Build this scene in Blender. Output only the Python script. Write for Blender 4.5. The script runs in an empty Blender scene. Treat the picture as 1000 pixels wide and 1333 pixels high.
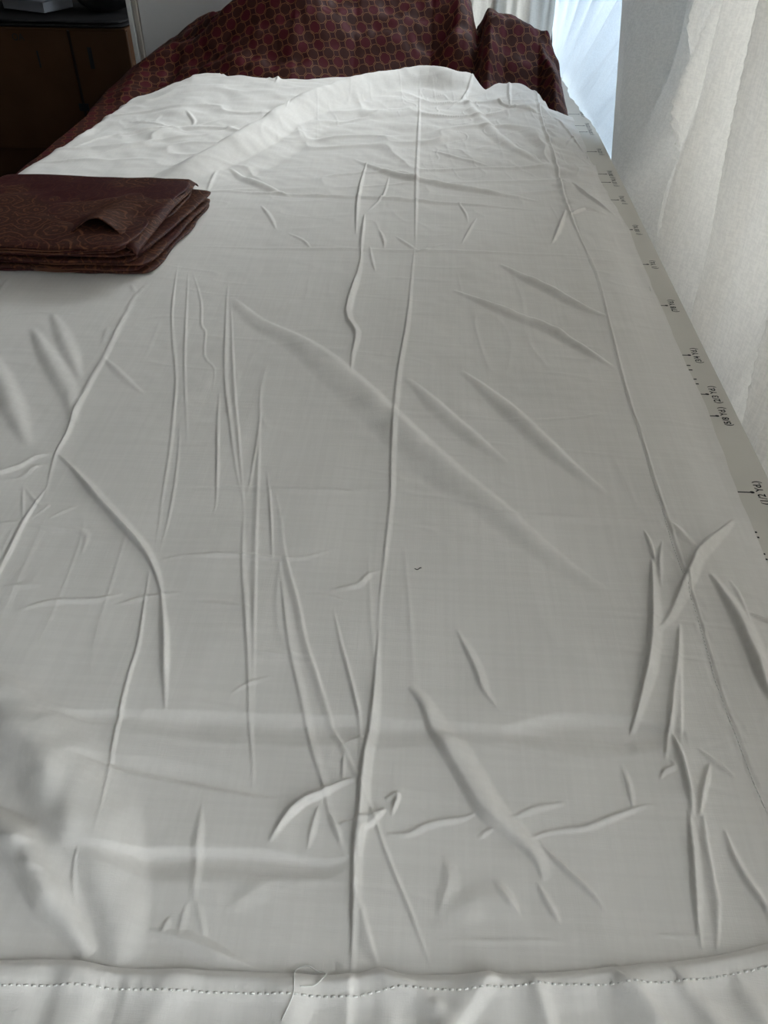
import bpy, bmesh, math, random
import numpy as np
from mathutils import Vector, Matrix

S = bpy.context.scene
COL = S.collection

# ---------------------------------------------------------------- camera
TZ = 0.75                                   # height of the table top; shapes below are given relative to it
PITCH, YAW, ROLL, CAM_H, FOCAL = 0.7106, 0.0495, 0.0092, 0.4285, 1050.0
cam = bpy.data.cameras.new('camera')
cam_o = bpy.data.objects.new('camera', cam); COL.objects.link(cam_o)
fwd = Vector((-math.sin(YAW) * math.cos(PITCH), math.cos(YAW) * math.cos(PITCH), -math.sin(PITCH)))
rgt = Vector((math.cos(YAW), math.sin(YAW), 0.0)); upv = rgt.cross(fwd)
r2 = rgt * math.cos(ROLL) + upv * math.sin(ROLL); u2 = -rgt * math.sin(ROLL) + upv * math.cos(ROLL)
cam_o.matrix_world = Matrix(((r2.x, u2.x, -fwd.x, 0), (r2.y, u2.y, -fwd.y, 0), (r2.z, u2.z, -fwd.z, TZ + CAM_H), (0, 0, 0, 1)))
cam.sensor_fit = 'VERTICAL'; cam.sensor_height = 36.0; cam.lens = FOCAL / 1333.0 * 36.0
cam.clip_start = 0.02
S.camera = cam_o

# ---------------------------------------------------------------- daylight and exposure
w = bpy.data.worlds.new('overcast_sky'); S.world = w; w.use_nodes = True
bgn = w.node_tree.nodes['Background']
bgn.inputs[0].default_value = (0.93, 0.965, 1.0, 1); bgn.inputs[1].default_value = 8.0
sun = bpy.data.lights.new('hazy_sun', 'SUN'); sun.energy = 6.0; sun.angle = math.radians(40); sun.color = (0.94, 0.97, 1.0)
sun_o = bpy.data.objects.new('hazy_sun', sun); COL.objects.link(sun_o); sun_o.location = (3, 3, 4)
SUN_DIR = Vector((-math.cos(math.radians(44)) * 0.78, -math.cos(math.radians(44)) * 0.626, -math.sin(math.radians(44))))
sun_o.rotation_euler = SUN_DIR.to_track_quat('-Z', 'Y').to_euler()
S.view_settings.view_transform = 'Standard'; S.view_settings.look = 'None'
S.view_settings.gamma = 1.0; S.view_settings.use_curve_mapping = False
S.view_settings.exposure = -0.22
S.cycles.max_bounces = 10; S.cycles.diffuse_bounces = 6; S.cycles.transmission_bounces = 8; S.cycles.transparent_max_bounces = 12

# ---------------------------------------------------------------- measured data, millimetres on the table top
CREASES = [
    (2, 5, 2.2, [(-301, 488), (-305, 506), (-314, 548), (-315, 576), (-321, 619), (-324, 666), (-326, 726), (-330, 793), (-333, 855), (-324, 896)]),
    (4, 2, 1.8, [(-300, 369), (-302, 399), (-304, 431), (-306, 459), (-304, 506)]),
    (3, 4, 2.2, [(-369, 510), (-352, 518), (-337, 529), (-329, 543), (-314, 550)]),
    (3, 2, 1, [(-349, 509), (-330, 512), (-324, 529), (-309, 535)]),
    (2, 7, 4, [(-176, 384), (-184, 402), (-195, 421), (-207, 437), (-229, 460), (-262, 495), (-289, 525), (-314, 550)]),
    (3.5, 3, 3, [(-149, 291), (-158, 323), (-167, 356), (-180, 395)]),
    (1.6, 1.6, 0.9, [(-307, 459), (-325, 504)]),
    (1.6, 1.6, 0.9, [(-304, 462), (-294, 479), (-301, 480), (-312, 490), (-326, 506)]),
    (1.6, 2.5, 1, [(-326, 456), (-307, 460)]),
    (1.4, 2, 1, [(-289, 465), (-280, 473), (-269, 482)]),
    (4, 4, 0.9, [(-305, 458), (-282, 454), (-263, 453), (-252, 447), (-249, 426)]),
    (4, 5, 0.9, [(-297, 387), (-265, 393)]),
    (3, 5, 1.2, [(-274, 366), (-253, 377), (-222, 382), (-205, 389)]),
    (3, 4, 0.9, [(-209, 376), (-190, 386), (-163, 392)]),
    (2, 2.5, 0.9, [(-193, 426), (-204, 487), (-215, 554), (-224, 600), (-241, 679), (-271, 788)]),
    (1.5, 1.5, 0.8, [(-190, 422), (-196, 488), (-207, 554), (-218, 601)]),
    (1.8, 1.8, 1.7, [(-164, 202), (-164, 208), (-167, 230), (-173, 262), (-177, 289), (-180, 319), (-181, 341), (-187, 376), (-194, 417)]),
    (1.5, 1.5, 1.2, [(-162, 169), (-169, 186), (-170, 199)]),
    (1.6, 2, 1, [(-233, 652), (-250, 708), (-273, 788), (-286, 842), (-306, 946)]),
    (1.6, 2, 1, [(-202, 566), (-218, 626), (-240, 709), (-262, 807), (-288, 925)]),
    (1.6, 1.6, 0.9, [(-200, 658), (-207, 700), (-223, 725), (-233, 774), (-241, 790), (-254, 845), (-283, 925)]),
    (1.8, 1.8, 1.5, [(-160, 478), (-161, 495), (-171, 546), (-183, 603), (-193, 657)]),
    (1.6, 4, 1.2, [(-138, 492), (-153, 536), (-172, 604), (-193, 682), (-215, 792), (-233, 894)]),
    (3, 1.6, 1, [(-135, 478), (-146, 526), (-165, 604), (-184, 683), (-220, 847)]),
    (1.6, 4, 1.1, [(-86, 240), (-89, 259), (-96, 286), (-104, 327), (-116, 380), (-127, 426), (-137, 487)]),
    (4, 1.6, 1.1, [(-93, 286), (-98, 315), (-109, 380), (-118, 434), (-131, 517), (-141, 582), (-155, 671)]),
    (1.5, 2, 0.9, [(-139, 501), (-138, 516), (-143, 582), (-148, 637)]),
    (1.6, 1.6, 1.4, [(-104, 425), (-112, 470), (-118, 498), (-127, 538)]),
    (5, 1.6, 1.3, [(-11, 221), (-24, 248), (-35, 270), (-44, 286), (-47, 294), (-57, 320), (-69, 351), (-78, 382), (-92, 424), (-99, 448), (-106, 479), (-115, 510)]),
    (1.6, 5, 1.1, [(-21, 187), (-27, 199), (-32, 211), (-39, 224), (-46, 247), (-55, 269), (-62, 291), (-68, 310), (-80, 347), (-92, 396), (-100, 431)]),
    (1.8, 1.8, 1.7, [(-26, 264), (-28, 290), (-33, 310), (-38, 327), (-46, 353), (-54, 382)]),
    (3, 5, 2, [(-13, 1014), (-19, 1310), (-21, 1558), (-24, 1684)]),
    (2, 5, 1.8, [(-21, 351), (-22, 393), (-21, 449), (-20, 509), (-22, 566), (-23, 639), (-22, 716), (-18, 788), (-16, 861), (-15, 966), (-14, 1026)]),
    (2, 6, 3, [(-21, 148), (-22, 164), (-24, 195), (-25, 211), (-24, 229), (-24, 263), (-22, 285), (-21, 313), (-21, 365)]),
    (1.5, 2, 1.1, [(18, 151), (8, 175), (-9, 212), (-19, 239)]),
    (7, 1.5, 2, [(-8, 152), (-14, 166), (-22, 189)]),
    (3.5, 4, 3.5, [(-93, 1053), (-100, 1162), (-102, 1251), (-99, 1348)]),
    (3, 3, 1.5, [(-84, 1136), (-65, 1199), (-61, 1289)]),
    (4, 3, 3, [(-80, 973), (-83, 1016), (-85, 1070), (-87, 1128)]),
    (3, 7, 3.6, [(-69, 698), (-71, 736), (-71, 783), (-86, 832), (-81, 939), (-81, 997)]),
    (3, 4, 1.8, [(-53, 1011), (-55, 1033), (-63, 1071)]),
    (3, 3, 1.5, [(-60, 941), (-66, 972), (-72, 1014)]),
    (3, 3, 1.4, [(57, 1102), (55, 1138), (44, 1182)]),
    (3, 3, 1.6, [(47, 1030), (58, 1075), (70, 1125)]),
    (4, 4, 1.6, [(-40, 1049), (-24, 1025), (-8, 1002)]),
    (4, 5, 1.4, [(-18, 989), (7, 1015), (27, 1029)]),
    (5, 15, 4.6, [(76, 199), (73, 209), (67, 217), (55, 227), (44, 238), (34, 257), (25, 274), (16, 290), (9, 308), (1, 319)]),
    (2, 6, 1.8, [(57, 305), (48, 320), (45, 332), (40, 348), (32, 369)]),
    (2, 3, 1.8, [(-8, 219), (4, 220), (12, 225), (20, 228), (36, 232), (43, 237)]),
    (1.5, 2, 0.9, [(42, 220), (48, 225), (52, 226)]),
    (2, 3, 1, [(58, 231), (73, 239), (93, 244)]),
    (2.5, 2.5, 1.6, [(68, 220), (78, 225), (91, 228), (102, 230), (120, 238), (138, 245), (146, 244)]),
    (2.5, 2.5, 1.6, [(106, 184), (103, 190), (96, 198), (87, 207), (75, 220)]),
    (2.5, 3, 1.6, [(82, 177), (77, 187), (72, 198)]),
    (10, 15, -2.6, [(-228, 283), (-204, 284), (-156, 285), (-108, 285), (-60, 285), (-22, 286), (15, 287), (63, 288), (91, 290)]),
    (12, 22, -4.0, [(58, 288), (91, 293), (129, 296), (157, 294), (171, 293)]),
    (10, 4, -1.8, [(-196, 254), (-165, 251), (-123, 246), (-86, 240), (-65, 238)]),
    (7, 13, -3, [(-179, 200), (-162, 199), (-136, 198), (-112, 199), (-79, 201), (-49, 200), (-37, 200), (-23, 206)]),
    (4.5, 3, 3.4, [(-71, 211), (-67, 220), (-62, 229), (-54, 237), (-46, 241), (-35, 248), (-27, 251)]),
    (2, 3, 1.2, [(-50, 209), (-49, 221), (-47, 234)]),
    (2, 4, 2, [(-36, 223), (-27, 225), (-19, 228), (-9, 234)]),
    (5, 2, 2.5, [(-22, 205), (-22, 220), (-16, 225), (-9, 234)]),
    (2, 2, 1.8, [(-5, 230), (-5, 233), (-3, 243), (-10, 239)]),
    (2, 2, 1.3, [(-32, 212), (-35, 220), (-40, 229)]),
    (1.5, 1.5, 1.2, [(-35, 249), (-36, 269)]),
    (2, 3, 1.5, [(-38, 274), (-29, 279), (-20, 283)]),
    (5, 6, 1, [(-185, 508), (-135, 513), (-70, 513), (-18, 516)]),
    (3, 4, 1.3, [(-192, 422), (-172, 429), (-132, 433), (-102, 431), (-79, 434), (-57, 445)]),
    (3, 4, 1, [(-79, 393), (-69, 395), (-43, 390)]),
    (3, 4, 1.3, [(-58, 401), (-39, 407), (-32, 418), (-21, 423)]),
    (4, 6, 0.9, [(-155, 383), (-111, 380)]),
    (4, 6, 0.9, [(-104, 342), (-62, 337)]),
    (2, 2, 0.9, [(-112, 306), (-104, 314), (-85, 323)]),
    (6, 2, 2.6, [(208, 1006), (202, 1158), (202, 1257), (205, 1383), (197, 1599), (204, 1860)]),
    (1.4, 1.4, 0.75, [(208, 234), (206, 262), (203, 293), (201, 339), (202, 385), (202, 434), (202, 472), (202, 548), (203, 628), (202, 654), (204, 739), (207, 839), (212, 960), (205, 1054)]),
    (2, 2.5, 1.8, [(182, 443), (182, 460), (180, 481)]),
    (2, 2.5, 1.8, [(181, 419), (185, 445), (192, 469)]),
    (2, 8, 5, [(137, 292), (146, 315), (160, 355), (170, 398), (180, 449)]),
    (2.5, 9, 5.2, [(169, 375), (180, 389), (191, 410), (205, 437), (216, 457), (236, 478), (255, 500)]),
    (5, 11, 5, [(232, 311), (229, 334), (229, 358), (227, 390), (223, 412), (219, 433)]),
    (3, 2, 2, [(235, 386), (235, 409), (232, 428)]),
    (2, 3, 2.2, [(236, 397), (244, 393), (256, 390)]),
    (2, 5, 3.4, [(154, 275), (162, 301), (172, 334), (177, 350), (186, 383)]),
    (4, 2, 2, [(167, 286), (169, 302), (179, 344)]),
    (3, 3, 3.4, [(162, 239), (164, 255), (164, 275), (163, 297)]),
    (2.5, 3, 3, [(166, 240), (171, 255), (180, 274)]),
    (2, 5, 2.6, [(150, 169), (151, 180), (153, 193), (157, 218), (161, 245)]),
    (5, 2, 2.4, [(158, 169), (164, 192), (165, 206), (166, 223), (169, 243)]),
    (2, 3, 1.6, [(176, 284), (185, 274), (193, 266)]),
    (2.5, 4, 2.4, [(190, 180), (188, 193), (183, 205), (179, 219), (178, 234)]),
    (2, 2, 1.8, [(149, 262), (152, 267), (159, 271), (157, 276)]),
    (3, 3, 1.2, [(130, 243), (130, 257), (128, 272)]),
    (13, 30, 4, [(-223, 857), (-178, 804), (-121, 756), (-74, 697), (-32, 638), (5, 582), (38, 536), (69, 500), (91, 469), (117, 437), (142, 411)]),
    (5, 14, 3.6, [(35, 895), (79, 858), (112, 833), (144, 808), (165, 776), (198, 728)]),
    (5, 14, 3.6, [(94, 970), (129, 932), (154, 903), (184, 860), (207, 839)]),
    (8, 16, 3, [(41, 713), (71, 672), (97, 628), (132, 565), (159, 525)]),
    (8, 14, 2.6, [(-13, 694), (-1, 678), (33, 623), (79, 560)]),
    (6, 6, 1.2, [(62, 494), (124, 492), (197, 493)]),
    (2, 2, 0.6, [(97, 628), (126, 632), (155, 638), (178, 646)]),
    (4, 6, 1.5, [(203, 490), (211, 472), (217, 462)]),
    (2, 2, 0.7, [(13, 165), (63, 168), (94, 169)]),
    (1.5, 1.5, 0.7, [(129, 175), (158, 176)]),
    (24, 34, 10, [(-131, 146), (-145, 172), (-167, 203), (-184, 224), (-205, 247), (-235, 275), (-282, 316)]),
    (12, 16, 8.5, [(-149, 149), (-179, 176), (-205, 201), (-235, 221)]),
    (4, 5, 1, [(-224, 204), (-203, 200), (-192, 201)]),
    (4, 5, 1, [(-210, 191), (-191, 187), (-182, 185)]),
    (5, 6, 2.2, [(-124, 162), (-102, 158), (-81, 151), (-67, 148)]),
    (2, 3, 0.9, [(-117, 161), (-115, 169)]),
    (2, 3, 0.8, [(-108, 160), (-108, 176)]),
    (4, 4, 1.2, [(-104, 176), (-108, 198), (-113, 231)]),
    (3, 3, 0.7, [(-94, 158), (-98, 167), (-103, 178)]),
    (5, 7, 1.1, [(20, 178), (23, 186), (26, 198), (23, 210)]),
    (3, 4, 1.3, [(62, 180), (57, 187), (49, 199)]),
    (10, 12, 1.0, [(17, 172), (41, 187), (56, 184), (71, 171)]),
    (8, 9, 0.9, [(-86, 175), (-72, 186), (-61, 193)]),
    (2, 3, 1.1, [(-468, 791), (-430, 804), (-379, 802)]),
    (3, 3, 1.5, [(-494, 851), (-496, 888)]),
    (12, 14, 3.4, [(-313, 594), (-336, 642), (-364, 685), (-390, 722), (-421, 769)]),
    (14, 14, 4, [(-341, 557), (-379, 615), (-422, 681), (-453, 726)]),
    (10, 12, 2.4, [(-336, 673), (-369, 731), (-413, 805)]),
    (2.5, 2.5, 1.5, [(-334, 738), (-341, 780)]),
    (2.5, 2.5, 1.3, [(-335, 861), (-348, 886)]),
    (5, 6, 1.4, [(-328, 718), (-285, 669), (-264, 649)]),
    (5, 9, 2.6, [(-327, 1201), (-235, 1198), (-120, 1194), (-18, 1183), (93, 1170), (158, 1160)]),
    (4, 8, 1.4, [(-307, 997), (-172, 1002), (-13, 1006), (208, 1006)]),
    (8, 14, 3.2, [(-314, 1305), (-266, 1245), (-224, 1206), (-199, 1188)]),
    (3, 4, 2, [(-325, 1192), (-329, 1234), (-332, 1293)]),
    (4, 5, 1.5, [(-202, 1064), (-217, 1104), (-237, 1146)]),
    (2.5, 3, 1.6, [(-185, 1052), (-161, 1028), (-147, 1004)]),
    (10, 14, 4.5, [(-122, 1358), (-70, 1306), (4, 1259), (96, 1223), (162, 1197)]),
    (5, 6, 2, [(2, 1407), (52, 1371), (101, 1337)]),
    (4, 5, 2.6, [(28, 1586), (57, 1638), (76, 1719), (87, 1789)]),
    (14, 18, 3.2, [(57, 1664), (95, 1521), (143, 1418), (188, 1355)]),
    (5, 5, 4, [(115, 1643), (141, 1595), (182, 1584), (208, 1567)]),
    (5, 5, 2.4, [(143, 1595), (147, 1698), (150, 1783)]),
    (4, 5, 3.5, [(163, 1039), (169, 1052), (183, 1105), (197, 1163)]),
    (4, 6, 3, [(218, 1275), (237, 1221), (254, 1182), (266, 1154)]),
    (5, 6, 2.4, [(193, 1134), (224, 1165), (255, 1153)]),
    (4, 4, 2, [(193, 1551), (223, 1577), (243, 1510), (259, 1427)]),
    (4, 4, 2, [(229, 1445), (247, 1489), (263, 1512)]),
    (5, 8, 2.4, [(-606, 1359), (-563, 1424), (-506, 1459), (-417, 1480), (-357, 1521)]),
    (5, 8, 2.6, [(-597, 1302), (-530, 1365), (-466, 1411), (-382, 1447), (-302, 1525)]),
    (4, 5, 2.4, [(-544, 1515), (-490, 1496), (-441, 1469), (-412, 1458)]),
    (4, 5, 2.2, [(-417, 1480), (-415, 1502), (-440, 1548)]),
    (4, 6, 2.4, [(-300, 1688), (-301, 1774), (-309, 1867)]),
    (4, 6, 2.4, [(-379, 1829), (-324, 1743), (-295, 1700)]),
    (5, 6, 2.6, [(-219, 1907), (-162, 1828), (-131, 1794)]),
    (4, 5, 1.6, [(-2, 1741), (0, 1818), (-4, 1906)]),
    (3, 3, 1.4, [(-252, 1516), (-252, 1563), (-241, 1639)]),
]
HEM_EDGE = [(-215, 143), (-193, 144), (-161, 146), (-132, 144), (-98, 145), (-68, 146), (-42, 146), (-22, 147), (-9, 151), (6, 149), (39, 151), (69, 153), (91, 156), (112, 159), (122, 161), (133, 162), (159, 167), (185, 174), (209, 179)]
HEM_STITCH = [(-209, 131), (-187, 132), (-151, 134), (-114, 134), (-77, 135), (-41, 136), (-19, 137), (2, 142), (32, 142), (68, 147), (90, 148), (120, 150), (142, 153), (165, 158), (181, 162), (205, 166)]
SEAM_STITCH = [(207, 998), (210, 953), (206, 833), (202, 733), (201, 649), (202, 624), (201, 545), (200, 468), (201, 431), (201, 383), (200, 337), (202, 291), (204, 260), (206, 244)]
FAR_EDGE = [(-607, 1674), (-531, 1754), (-479, 1765), (-397, 1741), (-275, 1739), (-158, 1787), (-5, 1813), (56, 1768), (107, 1701), (138, 1739), (190, 1737), (207, 1733), (231, 1634)]
FOLD_TOP = [(-425, 1191), (-379, 1285), (-325, 1374), (-288, 1454), (-237, 1562), (-106, 1695), (-26, 1736), (57, 1726), (119, 1772)]
THREAD = [(-51, 125), (-47, 135), (-47, 140), (-48, 147), (-46, 149), (-42, 150), (-37, 148), (-33, 147), (-34, 144), (-38, 140), (-44, 139)]
FIBRE = [(2, 427), (4, 426), (6, 428), (7, 428)]
DOTS = [(268, 490), (268, 484), (267, 465), (267, 459), (265, 441), (275, 748), (275, 739), (275, 721), (275, 712), (266, 1286), (266, 1263), (266, 1240), (266, 1211), (267, 1187), (267, 1163), (268, 1143)]


# ---------------------------------------------------------------- helpers
def mat(name, base=(0.8, 0.8, 0.8), rough=0.8, metallic=0.0, spec=0.3, sheen=0.0):
    m = bpy.data.materials.new(name); m.use_nodes = True
    b = m.node_tree.nodes['Principled BSDF']
    b.inputs['Base Color'].default_value = (*base, 1); b.inputs['Roughness'].default_value = rough
    b.inputs['Metallic'].default_value = metallic; b.inputs['Specular IOR Level'].default_value = spec
    b.inputs['Sheen Weight'].default_value = sheen
    return m, m.node_tree.nodes, m.node_tree.links, b

class NB:
    """tiny node-math builder"""
    def __init__(s, nt): s.n, s.l = nt.nodes, nt.links
    def m(s, op, *a, clamp=False):
        x = s.n.new('ShaderNodeMath'); x.operation = op; x.use_clamp = clamp
        for i, v in enumerate(a):
            if isinstance(v, (int, float)): x.inputs[i].default_value = v
            else: s.l.new(v, x.inputs[i])
        return x.outputs[0]
    def mix(s, f, a, b):
        x = s.n.new('ShaderNodeMix'); x.data_type = 'RGBA'
        if isinstance(f, (int, float)): x.inputs[0].default_value = f
        else: s.l.new(f, x.inputs[0])
        for k, v in ((6, a), (7, b)):
            if isinstance(v, tuple): x.inputs[k].default_value = (*v, 1)
            else: s.l.new(v, x.inputs[k])
        return x.outputs[2]
    def noise(s, vec, scale, detail=3, rough=0.55):
        x = s.n.new('ShaderNodeTexNoise'); x.inputs['Scale'].default_value = scale
        x.inputs['Detail'].default_value = detail; x.inputs['Roughness'].default_value = rough
        if vec is not None: s.l.new(vec, x.inputs['Vector'])
        return x.outputs[0]
    def ramp(s, f, lo, hi):
        x = s.n.new('ShaderNodeMapRange'); x.interpolation_type = 'SMOOTHSTEP'
        x.inputs[1].default_value = lo; x.inputs[2].default_value = hi
        s.l.new(f, x.inputs[0]); return x.outputs[0]
    def obj(s): return s.n.new('ShaderNodeTexCoord').outputs['Object']
    def attr(s, name):
        x = s.n.new('ShaderNodeAttribute'); x.attribute_name = name; return x.outputs['Vector']
    def scale(s, vec, v):
        x = s.n.new('ShaderNodeMapping'); x.inputs['Scale'].default_value = v; s.l.new(vec, x.inputs['Vector']); return x.outputs[0]
    def bump(s, h, strength, dist, to):
        x = s.n.new('ShaderNodeBump'); x.inputs['Strength'].default_value = strength; x.inputs['Distance'].default_value = dist
        s.l.new(h, x.inputs['Height']); s.l.new(x.outputs[0], to); return x

def link(name, me, m=None, parent=None, origin=(0, 0, 0)):
    o = bpy.data.objects.new(name, me); COL.objects.link(o)
    if m is not None: me.materials.append(m)
    if parent is not None: o.parent = parent
    else: o.location = (origin[0], origin[1], origin[2] + TZ)
    return o

def tag(o, label=None, cat=None, group=None, kind=None):
    if label: o['label'] = label
    if cat: o['category'] = cat
    if group: o['group'] = group
    if kind: o['kind'] = kind
    return o

def thing(name, label, cat, base=(0, 0, 0), group=None):
    o = bpy.data.objects.new(name, None); COL.objects.link(o)
    o.location = (base[0], base[1], base[2] + TZ); o.empty_display_size = 0.05
    return tag(o, label, cat, group)

def grid_mesh(name, P, origin=(0, 0, 0), attr=None, smooth=True):
    nv, nu = P.shape[:2]
    me = bpy.data.meshes.new(name)
    co = (P.reshape(-1, 3) - np.array(origin)).astype(np.float32)
    me.vertices.add(nu * nv); me.vertices.foreach_set('co', co.ravel())
    i = np.arange(nu * nv).reshape(nv, nu)
    q = np.stack([i[:-1, :-1], i[:-1, 1:], i[1:, 1:], i[1:, :-1]], -1).reshape(-1, 4).astype(np.int32)
    n = len(q)
    me.loops.add(n * 4); me.loops.foreach_set('vertex_index', q.ravel())
    me.polygons.add(n); me.polygons.foreach_set('loop_start', np.arange(0, n * 4, 4, dtype=np.int32))
    me.polygons.foreach_set('loop_total', np.full(n, 4, np.int32))
    me.polygons.foreach_set('use_smooth', np.full(n, smooth, bool))
    me.update(calc_edges=True); me.validate()
    if attr is not None:
        a = me.attributes.new('pat', 'FLOAT_VECTOR', 'POINT')
        a.data.foreach_set('vector', np.concatenate([attr.reshape(-1, 2), np.zeros((nu * nv, 1))], 1).astype(np.float32).ravel())
    return me

def bm_mesh(name, bm, smooth=False):
    me = bpy.data.meshes.new(name); bm.to_mesh(me); bm.free()
    if smooth:
        for p in me.polygons: p.use_smooth = True
    return me

def add_box(bm, lo, hi, bevel=0.0):
    r = bmesh.ops.create_cube(bm, size=1.0)
    vs = r['verts']
    for v in vs:
        v.co = Vector([lo[k] + (v.co[k] + 0.5) * (hi[k] - lo[k]) for k in range(3)])
    if bevel:
        es = list({e for v in vs for e in v.link_edges})
        bmesh.ops.bevel(bm, geom=es, offset=bevel, segments=2, affect='EDGES', profile=0.5)

def box(name, lo, hi, m, parent=None, bevel=0.0, origin=(0, 0, 0)):
    bm = bmesh.new()
    add_box(bm, [lo[k] - origin[k] for k in range(3)], [hi[k] - origin[k] for k in range(3)], bevel)
    return link(name, bm_mesh(name, bm), m, parent, origin)

def add_tube(bm, pts, r, sides=6):
    pts = [Vector(p) for p in pts]; rings = []
    for k, p in enumerate(pts):
        t = (pts[min(k + 1, len(pts) - 1)] - pts[max(k - 1, 0)]).normalized()
        a = t.orthogonal().normalized() if k == 0 else (prev - t * prev.dot(t)).normalized()
        prev = a; b = t.cross(a)
        rr = r[k] if isinstance(r, (list, tuple)) else r
        rings.append([bm.verts.new(p + (a * math.cos(2 * math.pi * j / sides) + b * math.sin(2 * math.pi * j / sides)) * rr) for j in range(sides)])
    for A, B in zip(rings[:-1], rings[1:]):
        for j in range(sides): bm.faces.new((A[j], A[(j + 1) % sides], B[(j + 1) % sides], B[j]))
    bm.faces.new(rings[0][::-1]); bm.faces.new(rings[-1])

RNG = np.random.default_rng(11)
def vnoise(x, y, cell, seed):
    """smooth value noise in -1..1"""
    g = np.random.default_rng(seed).uniform(-1, 1, (256, 256))
    fx, fy = x / cell + 50.3, y / cell + 50.7
    ix, iy = np.floor(fx).astype(int), np.floor(fy).astype(int)
    tx, ty = fx - ix, fy - iy
    tx = tx * tx * tx * (tx * (tx * 6 - 15) + 10); ty = ty * ty * ty * (ty * (ty * 6 - 15) + 10)
    a = g[ix & 255, iy & 255]; b = g[(ix + 1) & 255, iy & 255]; c_ = g[ix & 255, (iy + 1) & 255]; d = g[(ix + 1) & 255, (iy + 1) & 255]
    return (a * (1 - tx) + b * tx) * (1 - ty) + (c_ * (1 - tx) + d * tx) * ty

def ridged(x, y, cell, seed, w):
    return np.clip(1 - np.abs(vnoise(x, y, cell, seed)) / w, 0, 1) ** 1.4

def sstep(a, b, x):
    t = np.clip((x - a) / (b - a), 0, 1); return t * t * (3 - 2 * t)

def polydist(X, Y, pts):
    """signed distance to a polyline (left of travel > 0) and arc length fraction"""
    best = np.full(X.shape, 1e9); side = np.zeros(X.shape); arc = np.zeros(X.shape)
    seg = [math.dist(a, b) for a, b in zip(pts[:-1], pts[1:])]; L = sum(seg); acc = 0.0
    for (a, b), sl in zip(zip(pts[:-1], pts[1:]), seg):
        if sl < 1e-9: continue
        dx, dy = (b[0] - a[0]) / sl, (b[1] - a[1]) / sl
        t = np.clip((X - a[0]) * dx + (Y - a[1]) * dy, 0, sl)
        ex, ey = X - a[0] - t * dx, Y - a[1] - t * dy
        d = np.hypot(ex, ey); k = d < best
        best = np.where(k, d, best); side = np.where(k, dx * ey - dy * ex, side); arc = np.where(k, acc + t, arc)
        acc += sl
    return np.where(side >= 0, best, -best), arc, L

def smooth_pts(pts, n=4):
    """Catmull-Rom through the given points"""
    p = [pts[0]] + list(pts) + [pts[-1]]; out = []
    for k in range(1, len(p) - 2):
        for j in range(n):
            t = j / n
            out.append(tuple(0.5 * (2 * p[k][i] + (p[k + 1][i] - p[k - 1][i]) * t + (2 * p[k - 1][i] - 5 * p[k][i] + 4 * p[k + 1][i] - p[k + 2][i]) * t * t
                             + (3 * p[k][i] - p[k - 1][i] - 3 * p[k + 1][i] + p[k + 2][i]) * t ** 3) for i in range(len(p[0]))))
    out.append(tuple(pts[-1])); return out

def M(pts): return [(x / 1000.0, y / 1000.0) for x, y in pts]

# ---------------------------------------------------------------- materials
def cotton_mat():
    m, n, l, b = mat('white_cotton', (0.80, 0.785, 0.755), 0.85, spec=0.15, sheen=0.1)
    q = NB(m.node_tree); v = q.obj()
    warp = q.noise(q.scale(v, (1, 0.06, 1)), 1500, 2); weft = q.noise(q.scale(v, (0.06, 1, 1)), 1500, 2)
    slub = q.noise(q.scale(v, (1, 0.03, 1)), 260, 2); slub2 = q.noise(q.scale(v, (0.03, 1, 1)), 260, 2)
    h = q.m('ADD', q.m('ADD', warp, weft), q.m('ADD', slub, slub2))
    q.bump(h, 0.2, 0.0004, b.inputs['Normal'])
    t = q.ramp(q.m('ADD', slub, slub2), 0.8, 1.25)
    l.new(q.mix(t, (0.788, 0.757, 0.722), (0.818, 0.787, 0.752)), b.inputs['Base Color'])
    return m
COTTON = cotton_mat()
STITCH = mat('white_thread', (0.86, 0.85, 0.82), 0.7)[0]

def linen_mat(name, col, trans, sheer=0.0, weave=420):
    m = bpy.data.materials.new(name); m.use_nodes = True
    n, l = m.node_tree.nodes, m.node_tree.links
    n.remove(n['Principled BSDF']); out = n['Material Output']; q = NB(m.node_tree)
    v = q.obj()
    a = q.noise(q.scale(v, (1, 1, 0.12)), weave, 2); c_ = q.noise(q.scale(v, (0.3, 0.3, 1)), weave, 2)
    h = q.m('ADD', a, c_)
    d = n.new('ShaderNodeBsdfDiffuse'); t = n.new('ShaderNodeBsdfTranslucent')
    cc = q.mix(q.ramp(h, 0.75, 1.25), tuple(x * 0.90 for x in col), col)
    l.new(cc, d.inputs[0]); l.new(cc, t.inputs[0])
    bp = q.bump(h, 0.5, 0.0012, d.inputs['Normal'])
    mx = n.new('ShaderNodeMixShader'); l.new(d.outputs[0], mx.inputs[1]); l.new(t.outputs[0], mx.inputs[2])
    l.new(q.m('MULTIPLY', q.ramp(h, 0.5, 1.5), trans * 0.35, clamp=True), mx.inputs[0]) if False else None
    mx.inputs[0].default_value = trans
    res = mx
    if sheer:
        tr = n.new('ShaderNodeBsdfTransparent'); m2 = n.new('ShaderNodeMixShader'); m2.inputs[0].default_value = sheer
        l.new(mx.outputs[0], m2.inputs[1]); l.new(tr.outputs[0], m2.inputs[2]); res = m2
    l.new(res.outputs[0], out.inputs[0])
    return m
LINEN = linen_mat('cream_linen', (0.80, 0.765, 0.715), 0.125)
LINEN_FAR = linen_mat('ivory_linen', (0.76, 0.73, 0.68), 0.40)
SHEER = linen_mat('white_voile', (0.53, 0.60, 0.68), 0.45, 0.02, 900)

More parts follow.
